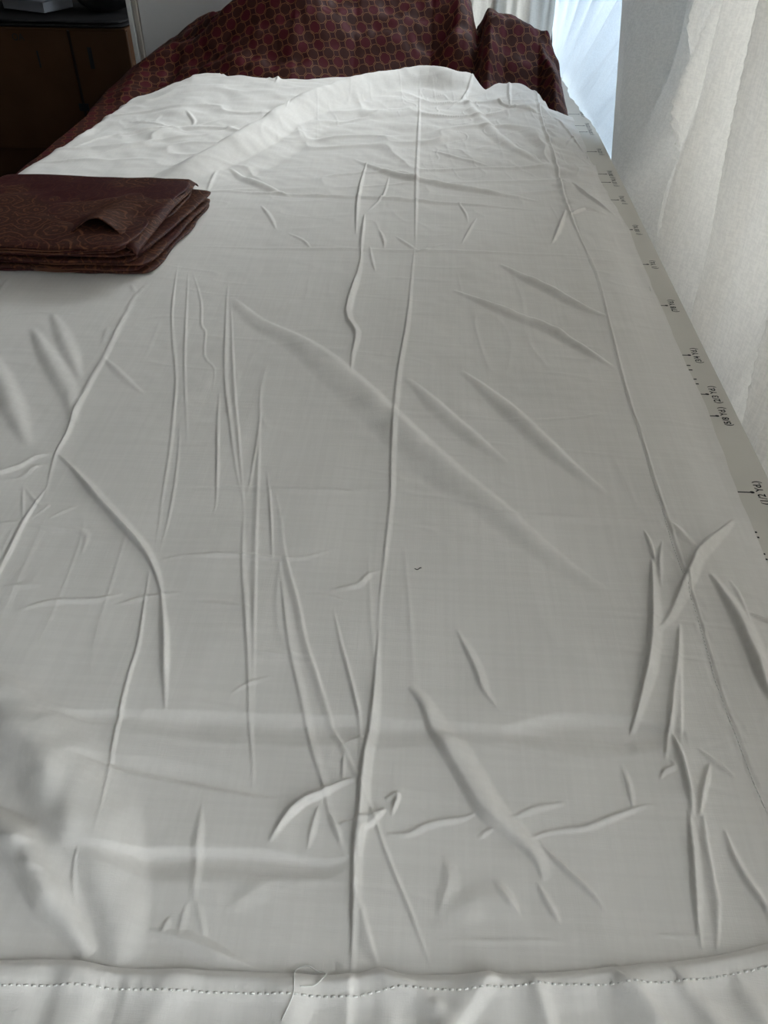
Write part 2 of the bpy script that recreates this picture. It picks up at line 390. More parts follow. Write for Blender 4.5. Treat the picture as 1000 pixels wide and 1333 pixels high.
def lattice_mat():
    """maroon cloth woven with gold-outlined octagons and small diamonds"""
    m, n, l, b = mat('maroon_lattice', (0.1, 0.01, 0.02), 0.65, spec=0.2)
    q = NB(m.node_tree); a = n.new('ShaderNodeSeparateXYZ'); l.new(q.attr('pat'), a.inputs[0])
    P = 0.023
    def cell(v, off):
        return q.m('SUBTRACT', q.m('FRACT', q.m('ADD', q.m('DIVIDE', v, P), off)), 0.5)
    # rotate 45 degrees so that rows run along the diagonals
    ux, uy = a.outputs[0], a.outputs[1]
    x = q.m('ABSOLUTE', cell(ux, 0.5)); y = q.m('ABSOLUTE', cell(uy, 0.5))
    cheb = q.m('MAXIMUM', x, y); man = q.m('MULTIPLY', q.m('ADD', x, y), 0.7071)
    r_ = q.m('SQRT', q.m('ADD', q.m('MULTIPLY', x, x), q.m('MULTIPLY', y, y)))
    oct_ = q.m('MAXIMUM', cheb, q.m('MULTIPLY', man, 0.96))
    edge = q.m('SUBTRACT', 1.0, q.ramp(q.m('ABSOLUTE', q.m('SUBTRACT', oct_, 0.445)), 0.008, 0.042))
    x2 = q.m('SUBTRACT', 0.5, x); y2 = q.m('SUBTRACT', 0.5, y)
    dia = q.m('ADD', x2, y2)
    knot = q.m('SUBTRACT', 1.0, q.ramp(q.m('ABSOLUTE', q.m('SUBTRACT', q.m('MINIMUM', q.m('SQRT', q.m('ADD', q.m('MULTIPLY', q.m('SUBTRACT', x, 0.5), q.m('SUBTRACT', x, 0.5)), q.m('MULTIPLY', y, y))), q.m('SQRT', q.m('ADD', q.m('MULTIPLY', q.m('SUBTRACT', y, 0.5), q.m('SUBTRACT', y, 0.5)), q.m('MULTIPLY', x, x)))), 0.07)), 0.0, 0.035))
    gold = q.m('MAXIMUM', edge, knot)
    # checkerboard of maroon and brown fields
    ck = q.m('FRACT', q.m('MULTIPLY', q.m('ADD', q.m('FLOOR', q.m('ADD', q.m('DIVIDE', ux, P), 0.5)), q.m('FLOOR', q.m('ADD', q.m('DIVIDE', uy, P), 0.5))), 0.5))
    fld = q.ramp(oct_, 0.36, 0.42)
    inner = q.mix(q.m('GREATER_THAN', ck, 0.25), (0.060, 0.004, 0.009), (0.034, 0.008, 0.006))
    base = q.mix(fld, inner, (0.028, 0.004, 0.005))
    th = q.noise(q.scale(q.attr('pat'), (1, 8, 1)), 300, 2)
    g = q.mix(q.m('MULTIPLY', gold, q.ramp(th, 0.2, 0.7)), base, (0.25, 0.11, 0.045))
    l.new(g, b.inputs['Base Color'])
    q.bump(th, 0.25, 0.0006, b.inputs['Normal'])
    return m
LATTICE = lattice_mat()

def brocade_mat(name, seed, brown):
    """dark maroon brocade with thin gold paisley scrolls"""
    m, n, l, b = mat(name, (0.05, 0.01, 0.01), 0.6, spec=0.2)
    q = NB(m.node_tree); v = q.obj()
    mp = n.new('ShaderNodeMapping'); mp.inputs['Location'].default_value = (seed, seed * 1.7, 0); l.new(v, mp.inputs[0])
    nz = n.new('ShaderNodeTexNoise'); nz.inputs['Scale'].default_value = 28; l.new(mp.outputs[0], nz.inputs[0])
    wv = n.new('ShaderNodeVectorMath'); wv.operation = 'MULTIPLY_ADD'
    l.new(nz.outputs['Color'], wv.inputs[0]); wv.inputs[1].default_value = (0.03, 0.03, 0.0); l.new(mp.outputs[0], wv.inputs[2])
    vo = n.new('ShaderNodeTexVoronoi'); vo.voronoi_dimensions = '2D'; vo.inputs['Scale'].default_value = 24; vo.inputs['Randomness'].default_value = 0.8
    l.new(wv.outputs[0], vo.inputs['Vector'])
    ring = q.m('SINE', q.m('MULTIPLY', vo.outputs['Distance'], 26))
    line = q.ramp(ring, 0.72, 0.98)
    vo2 = n.new('ShaderNodeTexVoronoi'); vo2.voronoi_dimensions = '2D'; vo2.inputs['Scale'].default_value = 150; l.new(wv.outputs[0], vo2.inputs['Vector'])
    dots = q.m('SUBTRACT', 1.0, q.ramp(vo2.outputs['Distance'], 0.12, 0.3))
    zone = q.ramp(q.noise(mp.outputs[0], 9, 2), 0.42, 0.58)
    gold = q.m('MULTIPLY', q.m('MAXIMUM', line, q.m('MULTIPLY', dots, 0.55)), q.m('ADD', 0.25, q.m('MULTIPLY', zone, 0.75)))
    fib = q.noise(q.scale(v, (1, 0.08, 0.5)), 700, 2)
    base = q.mix(zone, (0.040, 0.007, 0.009), brown)
    base = q.mix(q.ramp(fib, 0.35, 0.75), base, q.mix(0.3, base, (0.07, 0.028, 0.017)))
    l.new(q.mix(q.m('MULTIPLY', gold, 0.55), base, (0.21, 0.088, 0.045)), b.inputs['Base Color'])
    q.bump(q.m('ADD', gold, fib), 0.3, 0.0006, b.inputs['Normal'])
    return m
BROCADE = brocade_mat('maroon_brocade', 0.3, (0.050, 0.017, 0.011))
BROCADE_B = brocade_mat('brown_brocade', 1.9, (0.042, 0.014, 0.010))

def mottled(name, a, b_, scale, rough=0.85, bump=0.0):
    m, n, l, b = mat(name, a, rough, spec=0.2); q = NB(m.node_tree)
    f = q.noise(q.obj(), scale, 4)
    l.new(q.mix(q.ramp(f, 0.3, 0.7), a, b_), b.inputs['Base Color'])
    if bump: q.bump(f, bump, 0.002, b.inputs['Normal'])
    return m
CARD_PAPER = mottled('printed_board_paper', (0.67, 0.64, 0.585), (0.70, 0.67, 0.615), 14)
INK = mat('black_ink', (0.012, 0.012, 0.013), 0.6)[0]
TABLE_WOOD = mottled('table_laminate', (0.42, 0.36, 0.29), (0.48, 0.41, 0.33), 8, 0.5)
TABLE_LEG = mat('grey_steel', (0.25, 0.25, 0.26), 0.45, metallic=0.8)[0]
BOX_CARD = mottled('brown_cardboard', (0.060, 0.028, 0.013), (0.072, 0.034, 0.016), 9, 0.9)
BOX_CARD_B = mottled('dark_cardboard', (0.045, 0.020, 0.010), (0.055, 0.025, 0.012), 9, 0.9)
BOX_TAPE = mat('packing_tape', (0.016, 0.008, 0.007), 0.45)[0]
WHITE_PAINT = mottled('white_board_paint', (0.62, 0.61, 0.61), (0.66, 0.65, 0.65), 5, 0.6)
BOARD_EDGE = mat('board_edge', (0.42, 0.38, 0.34), 0.7)[0]
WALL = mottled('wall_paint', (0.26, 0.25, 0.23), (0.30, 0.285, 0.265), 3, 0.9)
WALL_SHADED = mottled('shaded_wall_paint', (0.05, 0.045, 0.042), (0.06, 0.054, 0.05), 3, 0.9)  # wall tone darkened, the dimness of the room put into the colour
CEIL = mottled('ceiling_paint', (0.36, 0.355, 0.34), (0.40, 0.39, 0.375), 3, 0.9)
FLOOR = mottled('floor_vinyl', (0.055, 0.045, 0.038), (0.075, 0.06, 0.05), 6, 0.6)
FRAME = mat('window_frame_white', (0.75, 0.75, 0.74), 0.5)[0]
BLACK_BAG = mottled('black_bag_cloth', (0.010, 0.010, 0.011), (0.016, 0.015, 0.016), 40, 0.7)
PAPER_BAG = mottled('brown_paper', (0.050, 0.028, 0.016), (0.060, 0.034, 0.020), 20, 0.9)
TRAY = mat('grey_plastic', (0.23, 0.24, 0.27), 0.35)[0]
STEEL = mat('ring_metal', (0.35, 0.35, 0.36), 0.3, metallic=1.0)[0]
gm = bpy.data.materials.new('window_glass'); gm.use_nodes = True
_n, _l = gm.node_tree.nodes, gm.node_tree.links; _n.remove(_n['Principled BSDF'])
_t = _n.new('ShaderNodeBsdfTransparent'); _t.inputs[0].default_value = (0.95, 0.97, 0.97, 1); _g = _n.new('ShaderNodeBsdfGlossy'); _g.inputs['Roughness'].default_value = 0.02
_m = _n.new('ShaderNodeMixShader'); _m.inputs[0].default_value = 0.06
_l.new(_t.outputs[0], _m.inputs[1]); _l.new(_g.outputs[0], _m.inputs[2]); _l.new(_m.outputs[0], _n['Material Output'].inputs[0])
GLASS = gm

# ---------------------------------------------------------------- the room
RX0, RX1, RY0, RY1, FZ, CZ = -2.3, 0.52, -2.2, 3.0, -0.75, 1.75
def struct(o): o['kind'] = 'structure'; return o
struct(box('floor', (RX0 - .1, RY0 - .1, FZ - .1), (RX1 + .1, RY1 + .1, FZ), FLOOR))
struct(box('ceiling', (RX0 - .1, RY0 - .1, CZ), (RX1 + .1, RY1 + .1, CZ + .1), CEIL))
struct(box('wall_left', (RX0 - .1, RY0 - .1, FZ), (RX0, RY1 + .1, CZ), WALL_SHADED))
struct(box('wall_back', (RX0, RY1, FZ), (RX1 + .1, RY1 + .1, CZ), WALL_SHADED))
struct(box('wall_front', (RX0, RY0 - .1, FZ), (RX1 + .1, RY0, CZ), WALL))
WY0, WY1, WZ0, WZ1 = -1.3, 2.95, -0.10, 1.45  # far end lengthened and near end left uncurtained, both unseen, for more daylight
bm = bmesh.new()
add_box(bm, (RX1, RY0, FZ), (RX1 + .1, RY1, WZ0)); add_box(bm, (RX1, RY0, WZ1), (RX1 + .1, RY1, CZ))
add_box(bm, (RX1, RY0, WZ0), (RX1 + .1, WY0, WZ1)); add_box(bm, (RX1, WY1, WZ0), (RX1 + .1, RY1, WZ1))
struct(link('wall_right', bm_mesh('wall_right', bm), WALL))
win = bpy.data.objects.new('window_1', None); COL.objects.link(win); win.location = (RX1 + .05, WY0, WZ0 + TZ); struct(win)
wo = (RX1 + .05, WY0, WZ0)
def wbox(name, lo, hi, m): return box(name, tuple(lo[k] - wo[k] for k in range(3)), tuple(hi[k] - wo[k] for k in range(3)), m, win)
NP = 4; pw = (WY1 - WY0) / NP
wbox('window_rail', (RX1 + .02, WY0, WZ0), (RX1 + .08, WY1, WZ0 + .05), FRAME); wbox('window_rail', (RX1 + .02, WY0, WZ1 - .05), (RX1 + .08, WY1, WZ1), FRAME)
for k in range(NP + 1):
    y = min(max(WY0 + k * pw - .025, WY0), WY1 - .05)
    wbox('window_mullion', (RX1 + .025, y, WZ0 + .05), (RX1 + .075, y + .05, WZ1 - .05), FRAME)
for k in range(NP):
    wbox('pane', (RX1 + .048, WY0 + k * pw + .02, WZ0 + .05), (RX1 + .052, WY0 + (k + 1) * pw - .02, WZ1 - .05), GLASS)

# ---------------------------------------------------------------- cutting table and printed measuring board
TX0, TX1, TY0, TY1 = -0.645, 0.300, -0.22, 1.98
t = thing('cutting_table', 'long cutting table under the white cloth, pushed against the curtained window', 'table', ((TX0 + TX1) / 2, (TY0 + TY1) / 2, FZ))
def tb(name, lo, hi, m, bev=0.0):
    o_ = ((TX0 + TX1) / 2, (TY0 + TY1) / 2, FZ)
    return box(name, tuple(lo[k] - o_[k] for k in range(3)), tuple(hi[k] - o_[k] for k in range(3)), m, t, bev)
tb('tabletop', (TX0, TY0, -.03), (TX1, TY1, 0), TABLE_WOOD, .002)
for lx in (TX0 + .06, TX1 - .10):
    for ly in (TY0 + .06, TY1 - .10): tb('leg', (lx, ly, FZ), (lx + .04, ly + .04, -.03), TABLE_LEG, .003)
tb('apron', (TX0 + .06, TY0 + .07, -.10), (TX0 + .08, TY1 - .07, -.03), TABLE_LEG); tb('apron', (TX1 - .08, TY0 + .07, -.10), (TX1 - .06, TY1 - .07, -.03), TABLE_LEG)

BT = 0.0012
mb = thing('measuring_board', 'printed beige measuring board with yard fractions along the table edge by the curtain', 'measuring board', (.24, 0.9, 0))
pb = box('board_sheet', (.17 - .24, .12 - .9, 0), (TX1 + .002 - .24, 1.975 - .9, BT), CARD_PAPER, mb, .0003)
def flat_text(s, size, width):
    cu = bpy.data.curves.new('txt', 'FONT'); cu.body = s; cu.size = size; cu.align_x = 'CENTER'; cu.align_y = 'CENTER'; cu.offset = 0.00022; cu.space_character = 1.05
    o = bpy.data.objects.new('txt', cu); COL.objects.link(o)
    bpy.context.view_layer.update()
    me = bpy.data.meshes.new_from_object(o.evaluated_get(bpy.context.evaluated_depsgraph_get()))
    bpy.data.objects.remove(o); bpy.data.curves.remove(cu)
    xs = [v.co.x for v in me.vertices]; k = width / (max(xs) - min(xs))
    for v in me.vertices: v.co.x *= k
    return me
Y_OFF, X_HEAD = 0.0834, 0.2826
YD = [(0.5, '(1/2 Yd.)'), (0.625, '(5/8 Yd.)'), (2 / 3, '(2/3 Yd.)'), (0.75, '(3/4 Yd.)'), (0.875, '(7/8 Yd.)'), (1.0, '(1 Yd.)'), (1.125, '(1 1/8 Yd.)'),
      (1.25, '(1 1/4 Yd.)'), (4 / 3, '(1 1/3 Yd.)'), (1.375, '(1 3/8 Yd.)'), (1.5, '(1 1/2 Yd.)'), (1.625, '(1 5/8 Yd.)'), (5 / 3, '(1 2/3 Yd.)'), (1.75, '(1 3/4 Yd.)')]
for yd, s in YD:
    y = yd * 0.9144 + Y_OFF - 0.9
    me = flat_text(s, 0.0090, 0.031 if len(s) > 7 else 0.024)
    if len(s) > 9:
        for v in me.vertices: v.co.x *= 1.12
    me.transform(Matrix.Rotation(math.pi / 2, 4, 'Z')); me.transform(Matrix.Translation((X_HEAD + .0072 - .24, y, BT + .0002)))
    link('printed_fraction', me, INK, mb)
    bm = bmesh.new()
    add_box(bm, (.250 - .24, y - .0006, BT), (X_HEAD - .24, y + .0006, BT + .0002))
    vs = [bm.verts.new((X_HEAD - .24 + r * math.cos(a) * 1.3, y + r * math.sin(a), BT + .00025)) for r, a in [(.0016, k * math.pi / 5) for k in range(10)]]
    bm.faces.new(vs)
    link('printed_pointer', bm_mesh('pointer', bm), INK, mb)
for x, y in M(DOTS):
    box('printed_dash', (x - .24 - .006, y - .9 - .0008, BT), (x - .24 + .0040, y - .9 + .0008, BT + .0002), INK, mb)

# ---------------------------------------------------------------- white cotton sheet
far = M(FAR_EDGE)
FX, FY = [p[0] for p in far], [p[1] for p in far]
def far_y(x): return np.interp(x, FX, FY)
def left_x(y): return np.interp(y, [0, 1.2, 1.30, 1.45, 1.70, 1.9], [-.648, -.648, -.640, -.612, -.575, -.565])
def right_x(y): return np.interp(y, [0, .45, .54, .66, .77, 1.0, 1.12, 1.30, 1.6, 1.85], [.267, .267, .270, .2745, .274, .275, .277, .266, .262, .250])
def lift(x, y):
    """how far the sheet is propped up by the patterned cloth bunched beneath its far end"""
    s = sstep(1.30, 1.76, y) * (0.35 + 0.65 * sstep(-.60, -.45, x)) * (1 - 0.75 * sstep(.17, .27, x))
    return 0.034 * s
def prof(q): q = np.clip(q, 0, 1); return (1 - q) ** 1.35 * (1 + 0.35 * q)

def sheet_z(X, Y):
    Z = 0.0034 + 0.0036 * (1 - sstep(.225, .268, X)) + lift(X, Y)
    Z += 0.0011 * vnoise(X, Y, .085, 3) + 0.0007 * vnoise(X * .7 + Y * .7, Y * .7 - X * .7, .04, 4) + 0.00016 * vnoise(X, Y, .013, 5)
    fz = sstep(1.05, 1.5, Y)
    Z += fz * (0.0022 * vnoise(X * .8 + Y, Y - X * .5, .05, 6) + 0.0008 * vnoise(X + Y * .5, Y * 1.3, .02, 7))
    mk = sstep(-.1, .5, vnoise(X, Y, .12, 14))
    Z += 0.0004 * mk * ridged(X * 1.6 + Y * .15, Y * .4, .05, 15, .22) + 0.0003 * (1 - mk) * ridged(X * .5 - Y * .3, Y * 1.4 + X * .2, .045, 16, .22)
    rm, ra, rl = polydist(X, Y, smooth_pts(M(FOLD_TOP), 2)); fz = fz * (1 - .75 * np.exp(-((rm + .012) / .045) ** 2))
    Z += fz * (0.0040 * ridged(X * .6 + Y * .2, Y * 1.3 - X * .25, .075, 17, .30) + 0.0009 * ridged(X + Y * .4, Y * 1.2 - X * .5, .04, 18, .16) * mk)
    # rolled fold that sweeps across the propped-up far end
    roll = smooth_pts(M(FOLD_TOP), 4)
    d, arc, L = polydist(X, Y, roll)
    q = np.where(d > 0, d / .034, -d / .045)
    Z += 0.025 * np.where(q < 1, (1 - np.clip(q, 0, 1) ** 1.7) ** 1.6, 0) * sstep(0, .25, arc / L) * (1 - .6 * sstep(.85, 1, arc / L))
    d2 = d + .035
    Z -= 0.004 * np.exp(-((d2 + .05) / .018) ** 2) * sstep(0, .3, arc / L)
    for wl, wr, h, pts in CREASES:
        p = M(pts); p = smooth_pts(p, 3) if len(p) > 2 else p
        wl_, wr_ = wl / 1000, wr / 1000; mgn = max(wl_, wr_)
        xs = [a[0] for a in p]; ys = [a[1] for a in p]
        k = (X > min(xs) - mgn) & (X < max(xs) + mgn) & (Y > min(ys) - mgn) & (Y < max(ys) + mgn)
        if not k.any(): continue
        xx, yy = X[k], Y[k]
        s, arc, L = polydist(xx, yy, p)
        e = np.minimum(arc, L - arc) / (0.33 * L + 1e-6)
        tap = np.clip(e, 0, 1) ** 0.7
        wob = 1 + 0.25 * vnoise(xx, yy, .02, 9)
        q = np.where(s > 0, s / wl_, -s / wr_) / (0.35 + 0.65 * np.clip(e, 0, 1))
        soft = min(1.0, max(0.0, (mgn - .007) / .007)); qc = np.clip(q, 0, 1)
        Z[k] += 1.25 * h / 1000 * tap * wob * ((1 - soft) * prof(q) + soft * (1 - qc * qc) ** 2)
    # double thickness of the turned side hem
    hx = np.interp(Y, [y for x, y in SEAM_SORTED], [x for x, y in SEAM_SORTED])
    Z += 0.0006 * sstep(-.001, .001, X - hx)
    # puckers along the side seam
    Z += 0.0004 * np.exp(-((X - hx) / .006) ** 2) * vnoise(X * 3, Y * 1.0, .009, 12) * (1 - sstep(.45, .6, Y))
    Z += 0.0032 * np.exp(-((X - hx) / .018) ** 2) * vnoise(X * 1.3 + Y * .5, Y, .022, 13) * sstep(1.05, 1.35, Y)
    return np.maximum(Z, 0.0024 + lift(X, Y) * .9)
_r = random.Random(5)                                        # wrinkles of the part beside the camera
for _k in range(16):
    _x, _y, _a = _r.uniform(-600, -360), _r.uniform(120, 700), _r.uniform(.9, 2.3); _l = _r.uniform(60, 180)
    CREASES.append((_r.uniform(2, 6), _r.uniform(2, 6), _r.uniform(.9, 2.6), [(_x + _l * f * math.cos(_a) + 6 * math.sin(4 * f + _k), _y + _l * f * math.sin(_a)) for f in (0, .33, .66, 1)]))
    if min(p[0] / 1000 + .14 + .42 * p[1] / 1000 for p in CREASES[-1][3]) > 0 or max(p[0] + 160 + .40 * p[1] for p in CREASES[-1][3]) > 0: CREASES.pop()
SEAM_SORTED = sorted(M(SEAM_STITCH), key=lambda p: p[1]); SEAM_SORTED = SEAM_SORTED + [(.205, 1.3), (.2, 1.6), (.19, 1.8)]
SEAM_SORTED = sorted(SEAM_SORTED, key=lambda p: p[1])

xs = np.concatenate([np.linspace(-.648, -.32, 150, endpoint=False), np.linspace(-.32, .28, 640)])
U = (xs - xs[0]) / (xs[-1] - xs[0])
ys = [0.05]
while ys[-1] < 1.80: ys.append(ys[-1] + 0.00085 + 0.0017 * max(0, ys[-1] - .12))
ys = np.array(ys); V = (ys - ys[0]) / (ys[-1] - ys[0])
UU, VV = np.meshgrid(U, V)
Xl = -.648 + UU * (.28 + .648)
Yg = ys[0] + VV * (far_y(Xl) - ys[0])
Xg = left_x(Yg) + UU * (right_x(Yg) - left_x(Yg))
Xg = Xg + .0012 * vnoise(Yg, Yg * 0, .03, 21) * (UU > .995)
Zg = sheet_z(Xg, Yg)
endd = (far_y(Xl) - Yg)                                     # turned-under far edge
Zg = Zg - 0.011 * (1 - np.clip(endd / .010, 0, 1)) ** 2
eL = Xg - left_x(Yg)
Zg = Zg - np.minimum(Zg - .0015, 0.012) * (1 - np.clip(eL / .02, 0, 1)) ** 2
SH = (-.18, 0.9, 0)
sheet = thing('cotton_sheet', 'large wrinkled white cotton sheet spread over the long cutting table', 'fabric', SH)
cl = link('cloth', grid_mesh('cloth', np.stack([Xg, Yg, Zg], -1), SH), COTTON, sheet)

# stitched hem turned up along the near end
he = smooth_pts(M(HEM_EDGE), 4); hs = M(HEM_STITCH)
hx = np.concatenate([np.linspace(-.645, -.25, 160, endpoint=False), np.linspace(-.25, .265, 600)])
hey = np.interp(hx, [p[0] for p in he], [p[1] for p in he]); hsy = np.interp(hx, [p[0] for p in hs], [p[1] for p in hs])
tt = np.concatenate([np.linspace(0, .004, 8, endpoint=False), np.linspace(.004, .10, 90)])
HX, TT = np.meshgrid(hx, tt); HY = hey[None, :] - TT
base = sheet_z(HX, np.maximum(HY, .05))
hz = base + .0012 + .0042 * np.sin(np.clip(TT / .005, 0, 1) * math.pi / 2) * (1 - .75 * sstep(.003, .022, TT))
hz += 0.0022 * vnoise(HX * 1.2, HY * .5, .03, 31) * sstep(0, .01, TT) + 0.0010 * vnoise(HX, HY * .25, .010, 32) * sstep(.002, .01, TT)
ds = HY - hsy[None, :]
hz -= 0.0002 * np.exp(-(ds / .0018) ** 2); hz -= 0.0009 * (1 - sstep(-.004, .0, ds))
hz += 0.0004 * np.exp(-(ds / .004) ** 2) * vnoise(HX, HY * .3, .004, 33)
HEMF = [((.110, .150), (.150, .100), 5, 3, 4), ((.137, .150), (.165, .11), 3, 5, 3.5), ((.045, .150), (.018, .115), 6, 3, 4.5), ((-.022, .150), (-.021, .09), 8, 2, 3), ((.066, .148), (.075, .12), 3, 3, 2.4),
        ((-.005, .148), (.018, .135), 3, 4, 2), ((-.045, .15), (-.05, .11), 5, 5, 2), ((.02, .135), (.035, .10), 3, 3, 1.6), ((-.10, .15), (-.115, .11), 6, 6, 2), ((.165, .15), (.185, .11), 4, 5, 2.4), ((-.15, .15), (-.152, .11), 6, 8, 2)]
for a, b_, wl, wr, h in HEMF:
    s, arc, L = polydist(HX, HY, [b_, a])
    hz += .95 * h / 1000 * np.exp(-(np.where(s > 0, s / wl, s / wr) * 760) ** 2)
hz = np.maximum(hz, base + .0010)
hem = link('hem', grid_mesh('hem', np.stack([HX, HY, hz], -1), SH), COTTON, sheet)
hem['label'] = 'turned-up stitched hem'
def stitches(pts, zf, step, length, r, parent, name, gap=0.0):
    bm = bmesh.new(); pts = [Vector((x, y, 0)) for x, y in pts]
    seg = []; acc = 0
    for a, b_ in zip(pts[:-1], pts[1:]):
        d = (b_ - a).length; n_ = int(d / step)
        for k in range(max(1, n_)):
            p = a.lerp(b_, (k + .15) / max(1, n_)); q_ = p + (b_ - a).normalized() * length
            za, zb = zf(p.x, p.y), zf(q_.x, q_.y); m_ = (p + q_) / 2
            add_tube(bm, [(p.x - SH[0], p.y - SH[1], za + r * .25), (m_.x - SH[0], m_.y - SH[1], (za + zb) / 2 + r * 1.1), (q_.x - SH[0], q_.y - SH[1], zb + r * .25)], r, 5)
    o = link(name, bm_mesh(name, bm, True), STITCH, parent); o['kind'] = 'stuff'; return o
def hem_z(x, y):
    i = int(np.clip(np.interp(x, hx, np.arange(len(hx))), 0, len(hx) - 1)); j = int(np.argmin(np.abs(HY[:, i] - y))); return hz[j, i]
stitches(list(zip(hx[::4], hsy[::4])), hem_z, .0026,   .0019, .00048, hem, 'stitching')
def sz(x, y): return float(sheet_z(np.array([[x]]), np.array([[y]]))[0, 0])
ss = [(x, y) for x, y in SEAM_SORTED if y < 1.05]
sl = [(float(np.interp(y, [p[1] for p in ss], [p[0] for p in ss])) - .0012, y) for y in np.arange(.22, 1.0, .006)]
lut_y = np.array([p[1] for p in sl]); lut = sheet_z(np.array([[p[0] for p in sl]]), np.array([[p[1] for p in sl]]))[0]
stitches(sl, lambda x, y: float(np.interp(y, lut_y, lut)), .0030, .0021, .00026, sheet, 'stitching')

# loose thread and a speck of lint
th = smooth_pts(M(THREAD), 5)
bm = bmesh.new(); add_tube(bm, [(x - th[20][0], y - th[20][1], hem_z(x, y) + .0007 if y < np.interp(x, hx, hey) + .0005 else max(sz(x, y), 0) + .0012) for x, y in th], .00033, 6)
tag(link('loose_thread', bm_mesh('loose_thread', bm, True), STITCH, None, (th[20][0], th[20][1], 0)), 'loose white thread curled over the stitched hem of the sheet', 'thread')
fb = smooth_pts(M(FIBRE), 4); f0 = fb[0]
bm = bmesh.new(); add_tube(bm, [(x - f0[0], y - f0[1], sz(x, y) + .0003) for x, y in fb], .0003, 5)
tag(link('lint_fibre', bm_mesh('lint_fibre', bm, True), mat('grey_fibre', (.06, .06, .06), .9)[0], None, (f0[0], f0[1], 0)), 'tiny dark lint fibre lying on the white sheet', 'lint')

# ---------------------------------------------------------------- maroon patterned cloth bunched at the far end
hxs = np.concatenate([np.linspace(-.712, -.640, 50, endpoint=False), np.linspace(-.640, .2615, 330)])
hys = np.linspace(1.16, 2.06, 340)
GX, GY = np.meshgrid(hxs, hys)
ZC = ([-.70, -.645, -.60, -.53, -.425, -.35, -.25, -.15, 0, .045, .075, .090, .108, .16, .215, .240, .252, .262, .30],
      [.000, .014, .040, .078, .128, .175, .205, .215, .215, .19, .15, .105, .122, .112, .085, .062, .035, .002, .001])
zc = np.interp(GX, *ZC) + .006 * vnoise(GX, GY, .06, 41)
tt_ = GY - far_y(np.clip(GX, FX[0], FX[-1])) + .012
dist_ = np.where(GX > .095, .11, .165)
s_ = sstep(-.01, 1, tt_ / dist_)
s_ = np.clip(tt_ / dist_, 0, 1) ** .8 * .5 + s_ * .5
s_ = np.where(tt_ < 0, 0, s_)
under = np.maximum(lift(GX, GY) * .85 - .006, .0013)
GZ = under * (1 - s_) + zc * s_

foldw = sstep(.0, .06, tt_) * sstep(-.66, -.5, GX)
GZ += foldw * .018 * vnoise(GX * .35 + GY * .25, GY - GX * .10, .045, 42)
GZ += foldw * .006 * vnoise(GX * .8, GY * 1.2 - GX * .25, .03, 43) + foldw * .0025 * vnoise(GX, GY, .014, 44)
for a, b_, wl, wr, h in [((-.42, 1.83), (.02, 1.86), 14, 20, -16), ((-.34, 1.91), (-.02, 1.93), 10, 16, -14), ((.080, 1.76), (.090, 1.97), 22, 12, -26), ((.13, 1.82), (.245, 1.86), 14, 18, 9),
                         ((.225, 1.84), (.235, 2.0), 8, 9, 14), ((-.5, 1.9), (-.36, 2.0), 18, 18, 8), ((.255, 1.8), (.25, 1.95), 7, 8, 10), ((-.1, 1.84), (.05, 1.9), 12, 16, 8)]:
    s, arc, L = polydist(GX, GY, [a, b_])
    GZ += h / 1000 * np.exp(-np.where(s > 0, s / wl * 1000, s / wr * 1000) ** 2)
GZ = np.where(tt_ < 0.004, np.minimum(GZ, np.maximum(under, .0013)), GZ)
GZ = np.maximum(GZ, .0013)
drop = np.clip(-.645 - GX, 0, 1)
GZ = GZ - np.where(drop > 0, drop * 7 * np.clip(drop / .006, 0, 1), 0) + .0
over = np.clip(GY - 1.985, 0, 1)                              # hangs over the far end of the table
GZ = GZ - over * 5 * np.clip(over / .01, 0, 1)
GXw = np.where(tt_ < .01, np.minimum(GX, .232 + (GX - .232) * .02), GX) + (drop > 0) * .008 * vnoise(GY, GZ, .07, 45)
dz_x = np.diff(GZ, axis=1, prepend=GZ[:, :1]); dx_x = np.diff(GX, axis=1, prepend=GX[:, :1])
au = np.cumsum(np.hypot(dx_x, dz_x * .6), 1); c0 = int(np.argmin(np.abs(hxs + .1))); au = au - au[:, c0:c0 + 1]
av = np.cumsum(np.hypot(np.diff(GY, axis=0, prepend=GY[:1]), np.diff(GZ, axis=0, prepend=GZ[:1])), 0)
ca, sa = math.cos(.5), math.sin(.5)
PA = np.stack([au * ca - av * sa, au * sa + av * ca], -1)
tag(link('patterned_cloth', grid_mesh('patterned_cloth', np.stack([GXw, GY, GZ], -1), (-.2, 1.9, 0), PA), LATTICE, None, (-.2, 1.9, 0)),
    'maroon cloth with gold octagon lattice bunched at the far end of the table', 'fabric')

